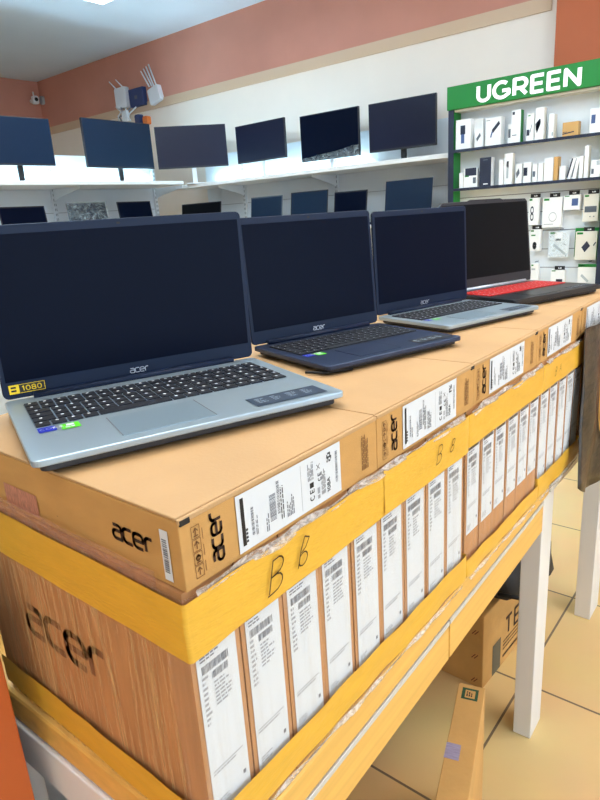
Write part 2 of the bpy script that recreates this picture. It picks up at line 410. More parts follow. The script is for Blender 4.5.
# ------------------------------------------------------------------ FLAT CARTONS ON TOP
ZF0, ZF1 = ZU, ZC-.236
xs = [.2863, .599, .886, 1.180, 1.478, 1.79]
flabels = ['flat laptop carton lying under the big silver laptop, nearest of the row',
           'flat laptop carton lying under the navy laptop, second of the row',
           'flat laptop carton under the smaller silver laptop, third of the row',
           'flat laptop carton before the red-keyed laptop, fourth of the row',
           'flat laptop carton at the far right end, cut by the edge of the photo']
for i in range(5):
    x, w = xs[i], xs[i+1]-xs[i]-.002
    yoff = (0, .001, .0025, .003, .002)[i]
    t = thing('laptop_carton', flabels[i], 'box', (x, YF-.002+yoff, ZF0+.0005), 0, 'flat laptop cartons on top')
    H = ZF1-ZF0-.0005; D = .455
    f = MB(); f.box((0, .0, 0), (w, D, H-.0035), CARD)
    FT = lambda u0, v0: (lambda a, b: Vector((u0-b, -.0007, v0+a)))         # text turned up the front
    FP = lambda u0, v0: (lambda a, b: Vector((u0+a, -.0007, v0+b)))
    text(f, 'acer', .0118, .25, INK, FT(.0470, .012), .2, 1.05)
    for k in range(4):                                                    # handling symbols
        T = FP(.0125, .008+k*.0128)
        strokes(f, [[(0, 0), (.0092, 0), (.0092, .0116), (0, .0116), (0, 0)]], .0006, INKF, T, False)
        strokes(f, [[(.0046, .002), (.0046, .009)], [(.002, .006), (.0046, .0095), (.0072, .006)], [(.002, .002), (.0072, .002)]][:(3 if k % 2 else 2)], .0012, INKF, T, False)
        if k == 1: strokes(f, [arc(.0046, .006, .0022, .0022, 0, 360, 8)], .0016, INKF, T)
    for k in range(3): rect(f, .0242, .01+k*.016, .0249, .021+k*.016, INKF, FP(0, 0))
    textblock(f, w-.034, .012, w-.019, H-.014, 5, INKF, FP(0, 0), .5, i, (.8, 1), True)
    if i == 0:
        LT = lambda u0, v0: (lambda a, b: Vector((-.0007, u0-a, v0+b)))
        text(f, 'acer', .0145, .25, INK, LT(.1, .0255), .19, 1.05)
        rect(f, 0, 0, .0012, .0012, BLACK, LT(.203, .018))
    f.build('carton', t, .0012)
    f = MB(); f.box((0, -.0012, H-.0062), (w, .003, H-.0012), CARDL); f.box((0, .003, H-.0032), (w, D, H), CARDL); f.build('lid', t, .0012)
    for cx in ((.001,) if i == 0 else (w-.013,)):
        f = MB(); f.box((cx, -.0016, H-.0075), (cx+.011, .004, H-.0022), BLACK); f.build('corner_slot', t)
    f = MB(); lx = .0665 if i == 0 else .062; lw = .166 if i == 0 else .158
    if i == 4: lx, lw = .03, .16
    flat_label(f, lw, H-.012, lambda u, v: Vector((lx+u, -.001, .005+v)), 40+i*11); f.build('shipping_label', t)
    if i == 0:
        f = MB(); T = lambda u, v: Vector((-.001, .026-u, .006+v)); rect(f, 0, 0, .011, .05, WLAB, T); barcode(f, .002, .008, .0085, .042, GREY, lift(T, .0003), 16, 5, True)
        f.build('barcode_sticker', t)
        f = MB(); T = lambda u, v: Vector((-.001, .316-u, .005+v)); rect(f, 0, 0, .074, .027, mat('lilac_tape', (188, 130, 106), .4, noise=.3, nscale=120, stretch=(1, 4, 1)), T); f.build('tape_patch', t)

# ------------------------------------------------------------------ STRETCH FILM AND TAPE
def wrap_path(x0, x1, off, left=True, y1=YF+DEP):
    """plan path round a bundle: back-left, round the front-left corner, along the front, back-right"""
    P = []; r = .004; a, b, c, d = x0-off, x1+off, YF-off, y1
    n = 14
    P += [(a, d+(c+r-d)*i/n) for i in range(n)]
    P += [(a+r-r*math.cos(R(q)), c+r-r*math.sin(R(q))) for q in (0, 22, 45, 67, 90)]
    k = int((x1-x0)/.012)
    P += [(a+r+(b-a-2*r)*i/k, c) for i in range(1, k)]
    P += [(b-r+r*math.sin(R(q)), c+r-r*math.cos(R(q))) for q in (0, 22, 45, 67, 90)]
    P += [(b, c+r+(d-c-r)*i/n) for i in range(1, n+1)]
    return P
def band(mb, x0, x1, z0, z1, off, M, seed, rows=4, wav=.0016, edge=.0015, xmin=None, xmax=None):
    rnd = random.Random(seed); ph = [rnd.uniform(0, 6) for _ in range(8)]
    P = wrap_path(x0, x1, off)
    if xmin is not None: P = [p for p in P if xmin <= p[0] <= xmax and p[1] < YF+.002]
    G_ = []
    for j in range(rows+1):
        row = []
        for i, (x, y) in enumerate(P):
            s = x*1.0+y
            o = wav*(math.sin(s*70+ph[0]+j*1.3)+math.sin(s*33+ph[1]-j*.9))*.5
            z = z0+(z1-z0)*j/rows+edge*(math.sin(s*24+ph[2])+math.sin(s*61+ph[3]))*(1 if j in (0, rows) else .4)
            row.append(Vector((x, y-max(o, -off*.4) if y < YF else y, z)) if y < YF+.001 else Vector((x-abs(o), y, z)))
        G_.append(row)
    mb.grid(G_, M)
def handwriting(par, word, x, z, H, y, lean=0, w=.05):
    T = lambda u, v: Vector((x+u+lean*v, y, z+v))
    mb = MB(); text(mb, word, H, w, MARK, T, .5); mb.build('pen_mark', par)
for bi, (bx, pitch, n, bn) in enumerate(bundles):
    x1 = bx+pitch*n-.001; w = x1-bx
    g = 'stretch film round the bundles'
    t = thing('stretch_film', f'clear stretch film wound round the {bn} bundle of upright cartons', 'plastic film', (0, 0, 0), 0, g)
    fl = MB(); P = wrap_path(bx, x1, .0022)
    zs = [ZT+.002+(ZU-ZT-.006)*j/6 for j in range(7)]
    left = [p for p in P if p[1] > YF+.006 and p[0] < bx+.01]
    rest = P[len(left)-1:]
    if bi == 0:
        fl.grid([[Vector((x, y, z)) for x, y in left] for z in zs], FILML); fl.build('side_film', t, smooth=True); fl = MB()
        fs = MB(); fs.grid([[Vector((bx-.0035-.001*math.sin(y*60), y, z)) for x, y in left] for z in (ZU-.006, ZU+.004, ZU+.014+.0)], FILMS); fs.build('side_strip', t, smooth=True)
    fl.grid([[Vector((x, y, z)) for x, y in (rest if bi == 0 else P)] for z in zs], FILMF); fl.build('front_film', t, smooth=True)
    ro = MB(); band(ro, bx, x1, ZU-.009, ZU+.0015, .0055, FILMR, 50+bi, 5, .004, .0012, bx+.001, x1-.001); ro.build('rolled_edge', t, smooth=True)
    ro = MB(); band(ro, bx, x1, ZT+.001, ZT+.0075, .0055, FILMR, 60+bi, 4, .003, .0008, bx+.001, x1-.001); ro.build('rolled_edge', t, smooth=True)
    g = 'yellow tape bands'
    t = tp = thing('packing_tape', f'yellow packing tape band round the top of the {bn} bundle, marked in pen', 'tape', (0, 0, 0), 0, g)
    f = MB(); band(f, bx, x1, ZC-(.374 if bi == 0 else .368), ZC-.3135, .0055, TAPE, bi, 5, .0008, .0004)
    f.build('tape_band', t, smooth=True)
    f = MB(); yy = YF-.0085
    if bi == 0:
        handwriting(t, 'B', .378, ZC-.361, .034, yy, .25); handwriting(t, 'b', .425, ZC-.355, .03, yy, .25)
        handwriting(t, 'B', .741, ZC-.352, .025, yy, .3); handwriting(t, '8', .785, ZC-.349, .018, yy, .5, .07)
    elif bi == 2:
        handwriting(t, 'B', 1.27, ZC-.348, .017, yy, .3, .06); handwriting(t, 'A', 1.30, ZC-.346, .015, yy, .2, .06)
    if bi == 0:
        f = MB(); band(f, .595, .85, ZC-.372, ZC-.311, .0064, TAPE, 9, 5, .0006, .0004, .598, .848); f.build('tape_overlap', t, smooth=True)
    t = thing('packing_tape', f'yellow packing tape band round the foot of the {bn} bundle, just above the tabletop', 'tape', (0, 0, 0), 0, g)
    f = MB(); band(f, bx, x1, ZC-.602, ZC-(.558 if bi != 1 else .57), .0055, TAPE, 20+bi, 5, .001, .0006); f.build('tape_band', t, smooth=True)

# ------------------------------------------------------------------ LAPTOPS
def rrect(w, d, r, n=5):
    P = []
    for cx, cy, a in ((w/2-r, d/2-r, 0), (-w/2+r, d/2-r, 90), (-w/2+r, -d/2+r, 180), (w/2-r, -d/2+r, 270)):
        P += [(cx+r*math.cos(R(a+90*i/n)), cy+r*math.sin(R(a+90*i/n))) for i in range(n+1)]
    return P
def laptop(label, RLx, RLy, th, W, D, tilt, H, zd, deck, lidm, dispm, keym, style):
    """origin at the middle of the base on the carton, +x along the hinge, -y to the user"""
    u = Vector((math.cos(th), math.sin(th), 0)); v = Vector((-math.sin(th), math.cos(th), 0))
    c = Vector((RLx, RLy, 0))+u*W/2-v*D/2
    t = thing('laptop', label, 'laptop', (c.x, c.y, ZF1), th, 'open laptops on the cartons')
    zt = zd; zb = .0035
    f = MB(); n = rrect(W, D, .009)
    lip = .0075 if style != 'red' else .011
    f.prism(n, zt-lip, zt, deck); f.prism([(x*.955, y*.935) for x, y in n], zb, zt-lip, BLACK if style != 'silver' else mat('underside_shade', (46, 48, 54), .5))  # lower body coloured dark for the shadow under the deck lip
    for sx in (-1, 1):
        for sy in (-1, 1): f.prism([(sx*W*.4+.008*math.cos(R(a)), sy*D*.4+.008*math.sin(R(a))) for a in range(0, 360, 45)], 0, zb, BLACK)
    f.build('base', t, .0015)
    P = lambda a, b: Vector(((a-.5)*W, (b-.5)*D, zt+.0004))
    X = lambda a: (a-.5)*W
    Y = lambda b: (b-.5)*D
    # keyboard
    kx0, kx1, ky0, ky1 = .052, .942, .42, .865
    f = MB(); f.poly([P(kx0, ky0), P(kx1, ky0), P(kx1, ky1), P(kx0, ky1)], KWELL if style == 'silver' else (mat('red_well', (120, 14, 14), .5) if style == 'red' else KEY))
    rnd = random.Random(3)
    nx = 18
    for r_ in range(6):
        b0 = ky0+(ky1-ky0)*(r_+.06)/6; b1 = ky0+(ky1-ky0)*(r_+.90)/6
        i = 0; 
        while i < nx:
            wd = 1
            if r_ == 0 and i == 4: wd = 5
            elif r_ in (1, 2, 3) and i in (0, 12): wd = 1.5 if i == 0 else 2
            a0 = kx0+(kx1-kx0)*(i+.06)/nx; a1 = kx0+(kx1-kx0)*min(nx, i+wd-.08)/nx
            f.box((X(a0), Y(b0), zt+.0004), (X(a1), Y(b1), zt+.0022), keym)
            ax = (a0*.7+a1*.3) if wd < 3 else None
            if ax and style != 'navy':
                w2 = .0036 if style != 'red' else .003
                f.poly([Vector((X(ax), Y(b0*.45+b1*.55), zt+.0024)), Vector((X(ax)+w2, Y(b0*.45+b1*.55), zt+.0024)), Vector((X(ax)+w2*.9, Y(b0*.2+b1*.8), zt+.0024)), Vector((X(ax), Y(b0*.2+b1*.8), zt+.0024))], LEG)
            elif ax:
                f.poly([Vector((X(ax), Y(b0*.4+b1*.6), zt+.0024)), Vector((X(ax)+.002, Y(b0*.4+b1*.6), zt+.0024)), Vector((X(ax)+.002, Y(b0*.25+b1*.75), zt+.0024)), Vector((X(ax), Y(b0*.25+b1*.75), zt+.0024))], LEG)
            i += wd
    f.build('keyboard', t)
    f = MB(); px0, px1, py0, py1 = (.256, .552, .07, .36)
    f.box((X(px0), Y(py0), zt+.0001), (X(px1), Y(py1), zt+.0006), PADM if style == 'silver' else deck)
    for a in (px0, px1-.003): f.poly([P(a, py0)+Vector((0, 0, .0004)), P(a+.003, py0)+Vector((0, 0, .0004)), P(a+.003, py1)+Vector((0, 0, .0004)), P(a, py1)+Vector((0, 0, .0004))], GREY if style == 'silver' else KEY)
    f.build('touchpad', t)
    def stick(name, a0, a1, b0, b1, M, extra=None, label=None):
        f = MB(); T = lambda q, w: Vector((X(a0)+q, Y(b0)+w, zt+.0007))
        rect(f, 0, 0, (a1-a0)*W, (b1-b0)*D, M, T)
        if extra: extra(f, lift(T, .0003), (a1-a0)*W, (b1-b0)*D)
        o = f.build(name, t)
        if label: o['label'] = label
    def e_core(f, T, w, h): text(f, 'CORE', h*.34, .2, LEG, lambda a, b: T(w*.1+a, h*.33+b), .25)
    def e_green(f, T, w, h):
        rect(f, w*.3, h*.5, w*.72, h*.84, LEG, T); textblock(f, w*.2, h*.16, w*.8, h*.38, 1, LEG, T, .8, 3, (.9, 1))
    def e_strip(f, T, w, h):
        for k in range(4): textblock(f, w*(.08+.22*k), h*.25, w*(.22+.22*k), h*.78, 4, mat('strip_print', (150, 165, 180), .5), T, .45, k, (.4, 1))
    if style != 'red':
        stick('processor_sticker', .054, .107, .335, .405, BLUE, e_core, 'blue sticker')
        stick('graphics_sticker', .12, .176, .32, .40, GRN, e_green, 'green sticker')
    stick('spec_sticker', .687, .952, .05, .19, DSTK if style == 'silver' else KEY, e_strip, 'dark information strip')
    # hinge and lid
    f = MB(); f.tube([(-W*.40, D/2-.006, zt+.003), (W*.40, D/2-.006, zt+.003)], .0048, lidm if style != 'red' else LOGO, 8); f.build('hinge', t, smooth=True)
    Tl = Matrix.Translation((0, D/2-.001, zt+.0015)) @ Matrix.Rotation(-tilt, 4, 'X')   # lid frame: x, y = thickness, z up
    f = MB(); O = [(x, z+H/2) for x, z in rrect(W, H, .008)]
    RX = Matrix.Rotation(R(90), 4, 'X')
    if style == 'red':
        O = [(-W/2+.004, 0), (W/2-.004, 0), (W/2, .02), (W/2, H-.012), (W/2-.008, H-.004), (W*.2, H-.003), (W*.17, H), (-W*.17, H), (-W*.2, H-.003), (-W/2+.008, H-.004), (-W/2, H-.012), (-W/2, .02)]
    f.prism(O, -.006, 0, lidm, Tl @ RX)
    lid = f.build('screen_lid', t, .0012)
    L_ = lambda x, z, e=.0004: Tl @ Vector((x, -e, z))
    L_ = (lambda x, z, e=.0004: Tl @ Vector((x, -e, z)))
    chin, top, side = .0235 if style != 'red' else .027, .0115, .0062
    f = MB(); f.poly([L_(-W/2+side, chin), L_(W/2-side, chin), L_(W/2-side, H-top), L_(-W/2+side, H-top)], dispm)
    f.build('display', lid)
    f = MB(); f.poly([L_(-.0025, H-.0075, .0006), L_(.0025, H-.0075, .0006), L_(.0025, H-.0045, .0006), L_(-.0025, H-.0045, .0006)], BLACK); f.build('webcam', lid)
    if style != 'red':
        f = MB(); hh = .0066; tw = text_w('acer', hh, .18, 1.05)
        text(f, 'acer', hh, .2, LOGO, lambda a, b: L_(-tw/2+a, .0078+b, .0009), .18, 1.05); f.build('maker_logo', lid)
    if style == 'silver' and W > .35:
        f = MB(); x0, z0, w, h = -W/2+.008, .0065, .047, .0135
        T = lambda a, b: L_(x0+a, z0+b, .0009)
        rect(f, 0, 0, w, h, mat('sticker_black', (30, 30, 26), .5), T); S = lift(T, .0003)
        rect(f, .0005, .0005, .0135, h-.0005, YEL, S); S2 = lift(T, .0006)
        for k in range(2): textblock(f, .003, .003+k*.0045, .011, .006+k*.0045, 1, BLACK, S2, .8, k, (.8, 1))
        text(f, '1080', .0064, .2, YEL, lambda a, b: S(.017+a, .0035+b), .2, 1.3)
        strokes(f, [[(.014, .001), (w-.0008, .001), (w-.0008, h-.001), (.014, h-.001)]], .0006, YEL, S, False)
        o = f.build('resolution_sticker', lid); o['label'] = 'yellow and black sticker reading 1080'
    return t
laptop('large open silver laptop nearest the camera with a 1080 sticker', .3594, .8204, -.3679, .3735, .2705, .009, .227, .020, DECKS, BEZ, DISP, KEY, 'silver')
laptop('open navy laptop with dark keyboard, second from the left', .781, .7545, -.294, .2956, .2252, .0763, .2209, .017, DECKN, BEZ, DISP, KEY, 'navy')
laptop('open silver laptop between the navy laptop and the red-keyed laptop', 1.1294, .7104, -.2665, .2946, .1995, .04, .2164, .017, DECKS, BEZ, DISP, KEY, 'silver')
laptop('open black gaming laptop with red keyboard at the far right', 1.456, .707, -.3153, .335, .213, .116, .226, .022, DECKB, BEZB, DISPB, KEYR, 'red')
# loose dark cable peeping from under the navy laptop
p = atz(338, 371, ZF1+.004); q = atz(352, 369, ZF1+.003); r_ = atz(325, 373, ZF1+.004)
f = MB(); f.tube([r_+Vector((-.01, .03, 0)), r_, p, q, q+Vector((-.012, .02, 0))], .0022, BLACK, 6)
tag(f.build('cable', smooth=True), 'short black cable peeping out in front of the navy laptop', 'cable')

# ------------------------------------------------------------------ UNDER AND BESIDE THE TABLE
# slim carton standing on edge
hb = .35
a = atz(458.4, 682, hb); b = atz(486, 688.5, hb)
ang = math.atan2(.104, .34)
d = Vector((math.cos(ang), math.sin(ang), 0))
t = thing('slim_carton', 'slim brown carton standing on its edge on the floor, green square mark on top', 'box', ((a.x+b.x)/2-d.x*.2, (a.y+b.y)/2-d.y*.2, 0), ang)
f = MB(); f.box((-.2, -.028, 0), (.2, .028, hb), CARDK)
T = lambda u, v: Vector((.2-.046+u, -.016+v, hb+.0006))
rect(f, 0, 0, .034, .034, mat('green_print', (40, 78, 52), .8), T); rect(f, .005, .006, .028, .027, CARDK, lift(T, .0003)); textblock(f, .009, .01, .024, .024, 3, INK, lift(T, .0006), .6, 2, (.6, 1))
f.build('carton', t, .0015)
f = MB(); T = lambda u, v: Vector((.03-v, .0284-u, hb+.0008)); rect(f, 0, 0, .028, .038, mat('violet_tape', (158, 150, 178), .35, noise=.15, nscale=60, stretch=(6, 1, 1)), T); o = f.build('tape_patch', t); o['label'] = 'pale violet tape patch'
# big carton under the table
t = thing('shipping_carton', 'big brown shipping carton on the floor under the table behind the white leg', 'box', (1.438, .577, 0), R(-3))
f = MB(); HB = .25; f.box((0, 0, 0), (.42, .36, HB), CARDK)
T = lambda u, v: Vector((u, -.0008, v))
rect(f, .062, .004, .118, .112, mat('grey_print', (104, 98, 78), .8), T)
text(f, 'TE', .058, .18, INK, lambda u, v: Vector((.15+u, -.0008, .098+v)), .3)
textblock(f, .135, .045, .27, .085, 3, INK, T, .4, 4, (.8, 1)); textblock(f, .135, .02, .26, .035, 1, INK, T, .6, 5, (.9, 1))
for z in (.016, .098, .18):
    strokes(f, [[(0, 0), (.012, .016)], [(.008, 0), (.02, .016)]], .0025, mat('red_brown_print', (110, 52, 34), .8), lambda u, v, z=z: Vector((-.0008, .035-u, z+v)), False)
strokes(f, [[(.0, 0), (.0, HB)]], .004, INKF, lambda u, v: Vector((-.0008, .17-u, v)), False)
f.build('carton', t, .003)
f = MB(); f.grid([[Vector((.0+.42*i/8, .02-.03*math.sin(math.pi*j/3)*(1 if j < 3 else 0)+.1*(j/3), HB+.002+.02*math.sin(j*.9)*abs(math.sin(i*.9))+.004)) for i in range(9)] for j in range(4)], CARDK)
f.build('flap', t, solid=.003)
# black bag on the carton
t = thing('black_bag', 'black fabric bag lying on the big carton under the table', 'bag', (1.640, .605, HB+.034), R(-14))
f = MB(); rows = []
for j in range(9):
    h = j/8; zz = .30*h; s = 1-.55*h**2
    row = []
    for i in range(20):
        an = 2*math.pi*i/20; k = 1+.07*math.sin(an*3+j)+.05*math.sin(an*5-j*1.4)
        row.append(Vector((.16*s*k*math.copysign(abs(math.cos(an))**.6, math.cos(an)), .11*s*k*math.copysign(abs(math.sin(an))**.6, math.sin(an))+.02*h, zz)))
    rows.append(row+[row[0]])
f.grid(rows, mat('black_nylon', (22, 22, 25), .5, bump=.6, bscale=25)); f.poly(rows[-1][:-1], BLACK); f.build('bag_body', t, smooth=True)
f = MB(); f.tube([(-.15, -.09, .03), (-.10, -.15, .02), (-.04, -.15, .012), (.0, -.135, .03), (.02, -.11, .06)], .006, BLACK, 6); f.build('strap', t, smooth=True)

# olive carrier bag hanging at the right end
BAGL = [aty(585.5, 331, .366), aty(583, 390, .362), aty(578.5, 448, .356), aty(571.5, 487, .35)]
BAGV = [0, .42, .78, 1]
def bagpt(u, v):
    for k in range(3):
        if v <= BAGV[k+1]+1e-6: L = BAGL[k].lerp(BAGL[k+1], (v-BAGV[k])/(BAGV[k+1]-BAGV[k])); break
    tr = BAGL[0]+Vector((.42, -.004, 0)); br = BAGL[3]+Vector((.50, 0, -.075))
    p = L.lerp(tr.lerp(br, v), u)
    p.z -= .055*math.sin(math.pi*min(1, u*1.6)**.8)*max(0, v-.5)*1.2
    p.y += .006*math.sin(u*19+v*3)+.005*math.sin(u*9-v*7)*v-.012*v
    return p
OLIVE = mat('olive_bag', (32, 26, 18), .35, noise=.4, nscale=9, stretch=(3, 3, 6), bump=.5, bscale=18, c2=(64, 50, 28))
t = thing('carrier_bag', 'dark olive-brown carrier bag with gold print hanging at the right end of the cartons', 'bag', (0, 0, 0))
f = MB(); f.grid([[bagpt(i/24, j/16) for i in range(25)] for j in range(17)], OLIVE); f.build('bag_sheet', t, smooth=True, solid=.0015)
f = MB(); f.grid([[bagpt(i/24, 0).lerp(Vector((bagpt(i/24, 0).x, .372+.06*j/3, ZU-.0035)), min(1, j)) for i in range(25)] for j in range(4)], OLIVE); f.build('tucked_edge', t, smooth=True)
f = MB(); GOLD = mat('gold_print', (196, 150, 52), .4)
for rr in (.055, .07):
    pts = arc(.5, .52, rr*3.1, rr*4.2, 60, 330, 22)
    for (u0, v0), (u1, v1) in zip(pts, pts[1:]):
        e = Vector((0, -.0035, 0)); s = Vector((.003, 0, .003))
        f.poly([bagpt(u0, v0)+e-s, bagpt(u0, v0)+e+s, bagpt(u1, v1)+e+s, bagpt(u1, v1)+e-s], GOLD)
f.build('gold_print', t)

# orange cabinet at the lower left
t = thing('orange_cabinet', 'orange-brown cabinet side standing at the lower left edge', 'cabinet', (0, .70, 0))
OR = mat('orange_laminate', (196, 96, 40), .45, noise=.06, nscale=3)
f = MB(); f.box((-.55, 0, 0), (.240, .03, .98), OR); f.build('front_panel', t, .002)
f = MB(); f.box((-.55, .0305, .02), (.226, .5, .97), mat('dark_brown', (58, 32, 20), .6)); f.build('carcass', t)
f = MB(); f.box((.3, 1.07, 0), (1.7, 1.10, .98), mat('shade_dark', (58, 38, 28), .7)); tag(f.build('shade_board', None), 'dark brown board put in for the shade behind the stacked cartons', 'board')  # stands in for the shade behind the table, its darkness put into the colour

# ------------------------------------------------------------------ SHELVING ON THE BACK WALLS
ZR, ZL = ZC+.312, ZC+.338
def upright_mb(T, z0, z1):
    f = MB(); f.box((-.014, -.012, z0), (.014, .012, z1), PANEL, T)
    k = z0+.02
    while k < z1:
        for s in (-.006, .006): f.box((s-.002, -.0125, k), (s+.002, -.0122, k+.018), PGREY, T)
        k += .036
    return f
def bracket_mb(T, z, d):
    f = MB(); f.prism([(0.012, 0), (d, 0), (d, -.018), (.10, -.06), (.012, -.085)], -.004, .004, PANEL, T @ Matrix.Translation((0, 0, z)) @ Matrix.Rotation(R(-90), 4, 'Z') @ Matrix.Rotation(R(90), 4, 'X'))
    return f
for nm, lab, T, L0, L1, ups, dep, zs in (
    ('wall_shelving', 'white perforated wall shelving unit holding the monitors on the right of the corner', Matrix.Translation((XB-.03, 0, 0)) @ Matrix.Rotation(R(-90), 4, 'Z'), -4.35, -1.79, (-3.872, -2.894, -1.83), .36, (ZR, ZC-.085)),
    ('wall_shelving', 'white perforated shelving unit holding the monitors at the far left', Matrix.Translation((0, 4.58, 0)), 1.2, 3.70, (1.71, 2.69, 3.67), .44, (ZL, ZC-.075))):
    t = thing(nm, lab, 'shelf', (0, 0, 0), 0, 'white wall shelving')
    f = MB(); f.box((L0, .013, .05), (L1, .028, ZC+.56), PANEL, T)
    z = .3
    while z < ZC+.5: f.box((L0, .0125, z), (L1, .0131, z+.004), LGREY, T); z += .2
    f.build('back_panel', t)
    for x in ups:
        upright_mb(T @ Matrix.Translation((x, 0, 0)), .02, ZC+.56).build('upright', t)
        bracket_mb(T @ Matrix.Translation((x, 0, 0)), zs[0]-.03, dep*.85).build('bracket', t)
    for k, z in enumerate(zs):
        f = MB(); f.box((L0, -dep, z-.028), (L1-(.07 if L1 > 0 else 0), .012, z), WHITE, T); f.build('shelf_board', t, .002)
# cool light strip along the back of the left-hand shelf
LEDM = mat('led_cool', (190, 236, 255), .5, emit=34, c2=(196, 236, 255))
f = MB(); f.box((1.5, 4.535, ZL+.001), (3.6, 4.556, ZL+.02), LEDM); tag(f.build('light_strip'), 'cool white light strip behind the monitors on the left shelf', 'light', 'light strips')
f = MB(); f.box((XB-.068, 2.6, ZR+.001), (XB-.047, 4.2, ZR+.02), LEDM); tag(f.build('light_strip'), 'cool white light strip behind the monitors right of the corner', 'light', 'light strips')

def monitor(lab, c, yaw, W, H, zs, wrap=False, gloss=DISP, neck=BLACK):
    """c = bottom middle of the panel; yaw = direction of the panel's width; zs = shelf top"""
    t = thing('monitor', lab, 'monitor', (c[0], c[1], zs+.0005), yaw, 'monitors on the wall shelves')
    z0 = c[2]-zs
    f = MB(); f.box((-W/2, 0, z0), (W/2, .022, z0+H), BEZB); f.build('casing', t, .003)
    f = MB(); f.poly([(-W/2+.006, -.0006, z0+.014), (W/2-.006, -.0006, z0+.014), (W/2-.006, -.0006, z0+H-.006), (-W/2+.006, -.0006, z0+H-.006)], gloss); f.build('display', t)
    f = MB(); f.box((-.018, .024, .006), (.018, .042, z0+H*.5), neck); f.build('stand_neck', t, .002)
    f = MB(); f.prism([(x, y+.03) for x, y in rrect(.15, .14, .02)], 0, .007, neck); f.build('stand_base', t, .001)
    if wrap:
        f = MB(); rows = []
        rnd = random.Random(int(W*1000))
        for j in range(5):
            rows.append([Vector((-W/2-.004+(W+.008)*i/16, -.006-.012*rnd.random(), z0-.006+(.075*j/4)*(.3+.7*i/16)+.006*rnd.random())) for i in range(17)])
        f.grid(rows, FILMC); f.build('plastic_wrap', t)
    return t
GLB = mat('display_bluish', (22, 40, 62), .3, spec=.2)
GLP = mat('display_purple', (26, 30, 50), .3, spec=.2)
monitor('large monitor at the far left, cut by the edge of the photo', (2.332, 4.3, ZC+.45), R(-3), .50, .31, ZL, gloss=GLB)
monitor('monitor second from the left on the shelf, reflecting screens, below the routers', (3.164, 4.3, ZC+.444), R(2.7), .648, .345, ZL, gloss=GLB)
monitor('monitor in the corner, third from the left on the upper shelf', (3.73, 4.104, ZC+.44), R(-43), .58, .326, ZR, gloss=GLP, neck=RPLAST)
monitor('smaller tilted-looking monitor, fourth from the left on the upper shelf', (3.885, 3.485, ZC+.434), R(-92), .532, .284, ZR, gloss=GLP, neck=RPLAST)
monitor('monitor with crumpled plastic wrap along its foot, fifth from the left', (3.885, 2.814, ZC+.381), R(-88.8), .512, .319, ZR, True, neck=RPLAST)
monitor('purplish monitor at the right end of the shelf beside the green display', (3.885, 2.218, ZC+.384), R(-86.7), .491, .308, ZR, gloss=GLP)

def shelf_laptop(lab, p0, p1, ztop, zs, Mf=BEZB, Md=DISP, wrap=False, tilt=8):
    c = (Vector(p0)+Vector(p1))/2; dv = Vector(p1)-Vector(p0); W = math.hypot(dv.x, dv.y); yaw = math.atan2(dv.y, dv.x)
    t = thing('laptop', lab, 'laptop', (c.x, c.y, zs+.0005), yaw, 'laptops on the lower wall shelves')
    H = (ztop-zs-.02)/math.cos(R(tilt)); T = Matrix.Translation((0, -math.sin(R(tilt))*H, .019)) @ Matrix.Rotation(R(-tilt), 4, 'X')
    f = MB(); f.box((-W/2, -.20-.03, 0), (W/2, -.03, .016), Mf); f.build('base', t, .002)
    f = MB(); f.box((-W/2+.02, -.16, .0162), (W/2-.02, -.05, .0175), KEY); f.build('keyboard', t)
    f = MB(); f.box((-W/2, 0, 0), (W/2, .006, H), Mf, T); lid = f.build('screen_lid', t, .002)
    f = MB(); f.poly([T @ Vector(p) for p in ((-W/2+.008, -.0006, .02), (W/2-.008, -.0006, .02), (W/2-.008, -.0006, H-.009), (-W/2+.008, -.0006, H-.009))], Md); f.build('display', lid)
    if wrap:
        rnd = random.Random(4); f = MB()
        f.grid([[T @ Vector((-W/2-.004+(W+.008)*i/10, -.004-.012*rnd.random(), H*j/6+.004)) for i in range(11)] for j in range(7)], FILMC); f.build('plastic_wrap', t)
zs1, zs2 = ZC-.085, ZC-.075
for lab, q0, q1, X, kw in (
    ('black laptop on the lower shelf, first right of the corner', (181.7, 204), (221, 201.6), 3.8, dict(Md=DISPB)),
    ('grey-framed laptop on the lower shelf, second right of the corner', (251, 197), (282.5, 195.5), 3.8, dict(Mf=PGREY, Md=GLB)),
    ('laptop with a glossy pale-bottomed screen on the lower shelf, below the wrapped monitor', (291, 193), (328, 189), 3.8, dict(Md=GLB)),
    ('small dark laptop on the lower shelf between the glossy one and the tall one', (334.5, 192.5), (367.5, 189), 3.8, dict()),
    ('tall dark laptop at the right end of the lower shelf below the purplish monitor', (386, 181.5), (433, 177), 3.8, dict(Mf=BEZ, Md=GLB))):
    a, b = atx(*q0, X), atx(*q1, X); shelf_laptop(lab, (a.x, a.y, 0), (b.x, b.y, 0), (a.z+b.z)/2, zs1, **kw)
for lab, q0, q1, kw in (
    ('dark laptop on the lower left shelf at the edge of the photo', (-3, 206.4), (44, 206.4), {}),
    ('laptop wrapped in crinkled clear plastic on the lower left shelf', (65.6, 202.4), (105, 202.4), dict(wrap=True)),
    ('dark blue laptop on the lower left shelf right of the wrapped laptop', (116.3, 200.7), (150, 202), {})):
    a, b = aty(*q0, 4.25), aty(*q1, 4.25); shelf_laptop(lab, (a.x, a.y, 0), (b.x, b.y, 0), (a.z+b.z)/2, zs2, **kw)

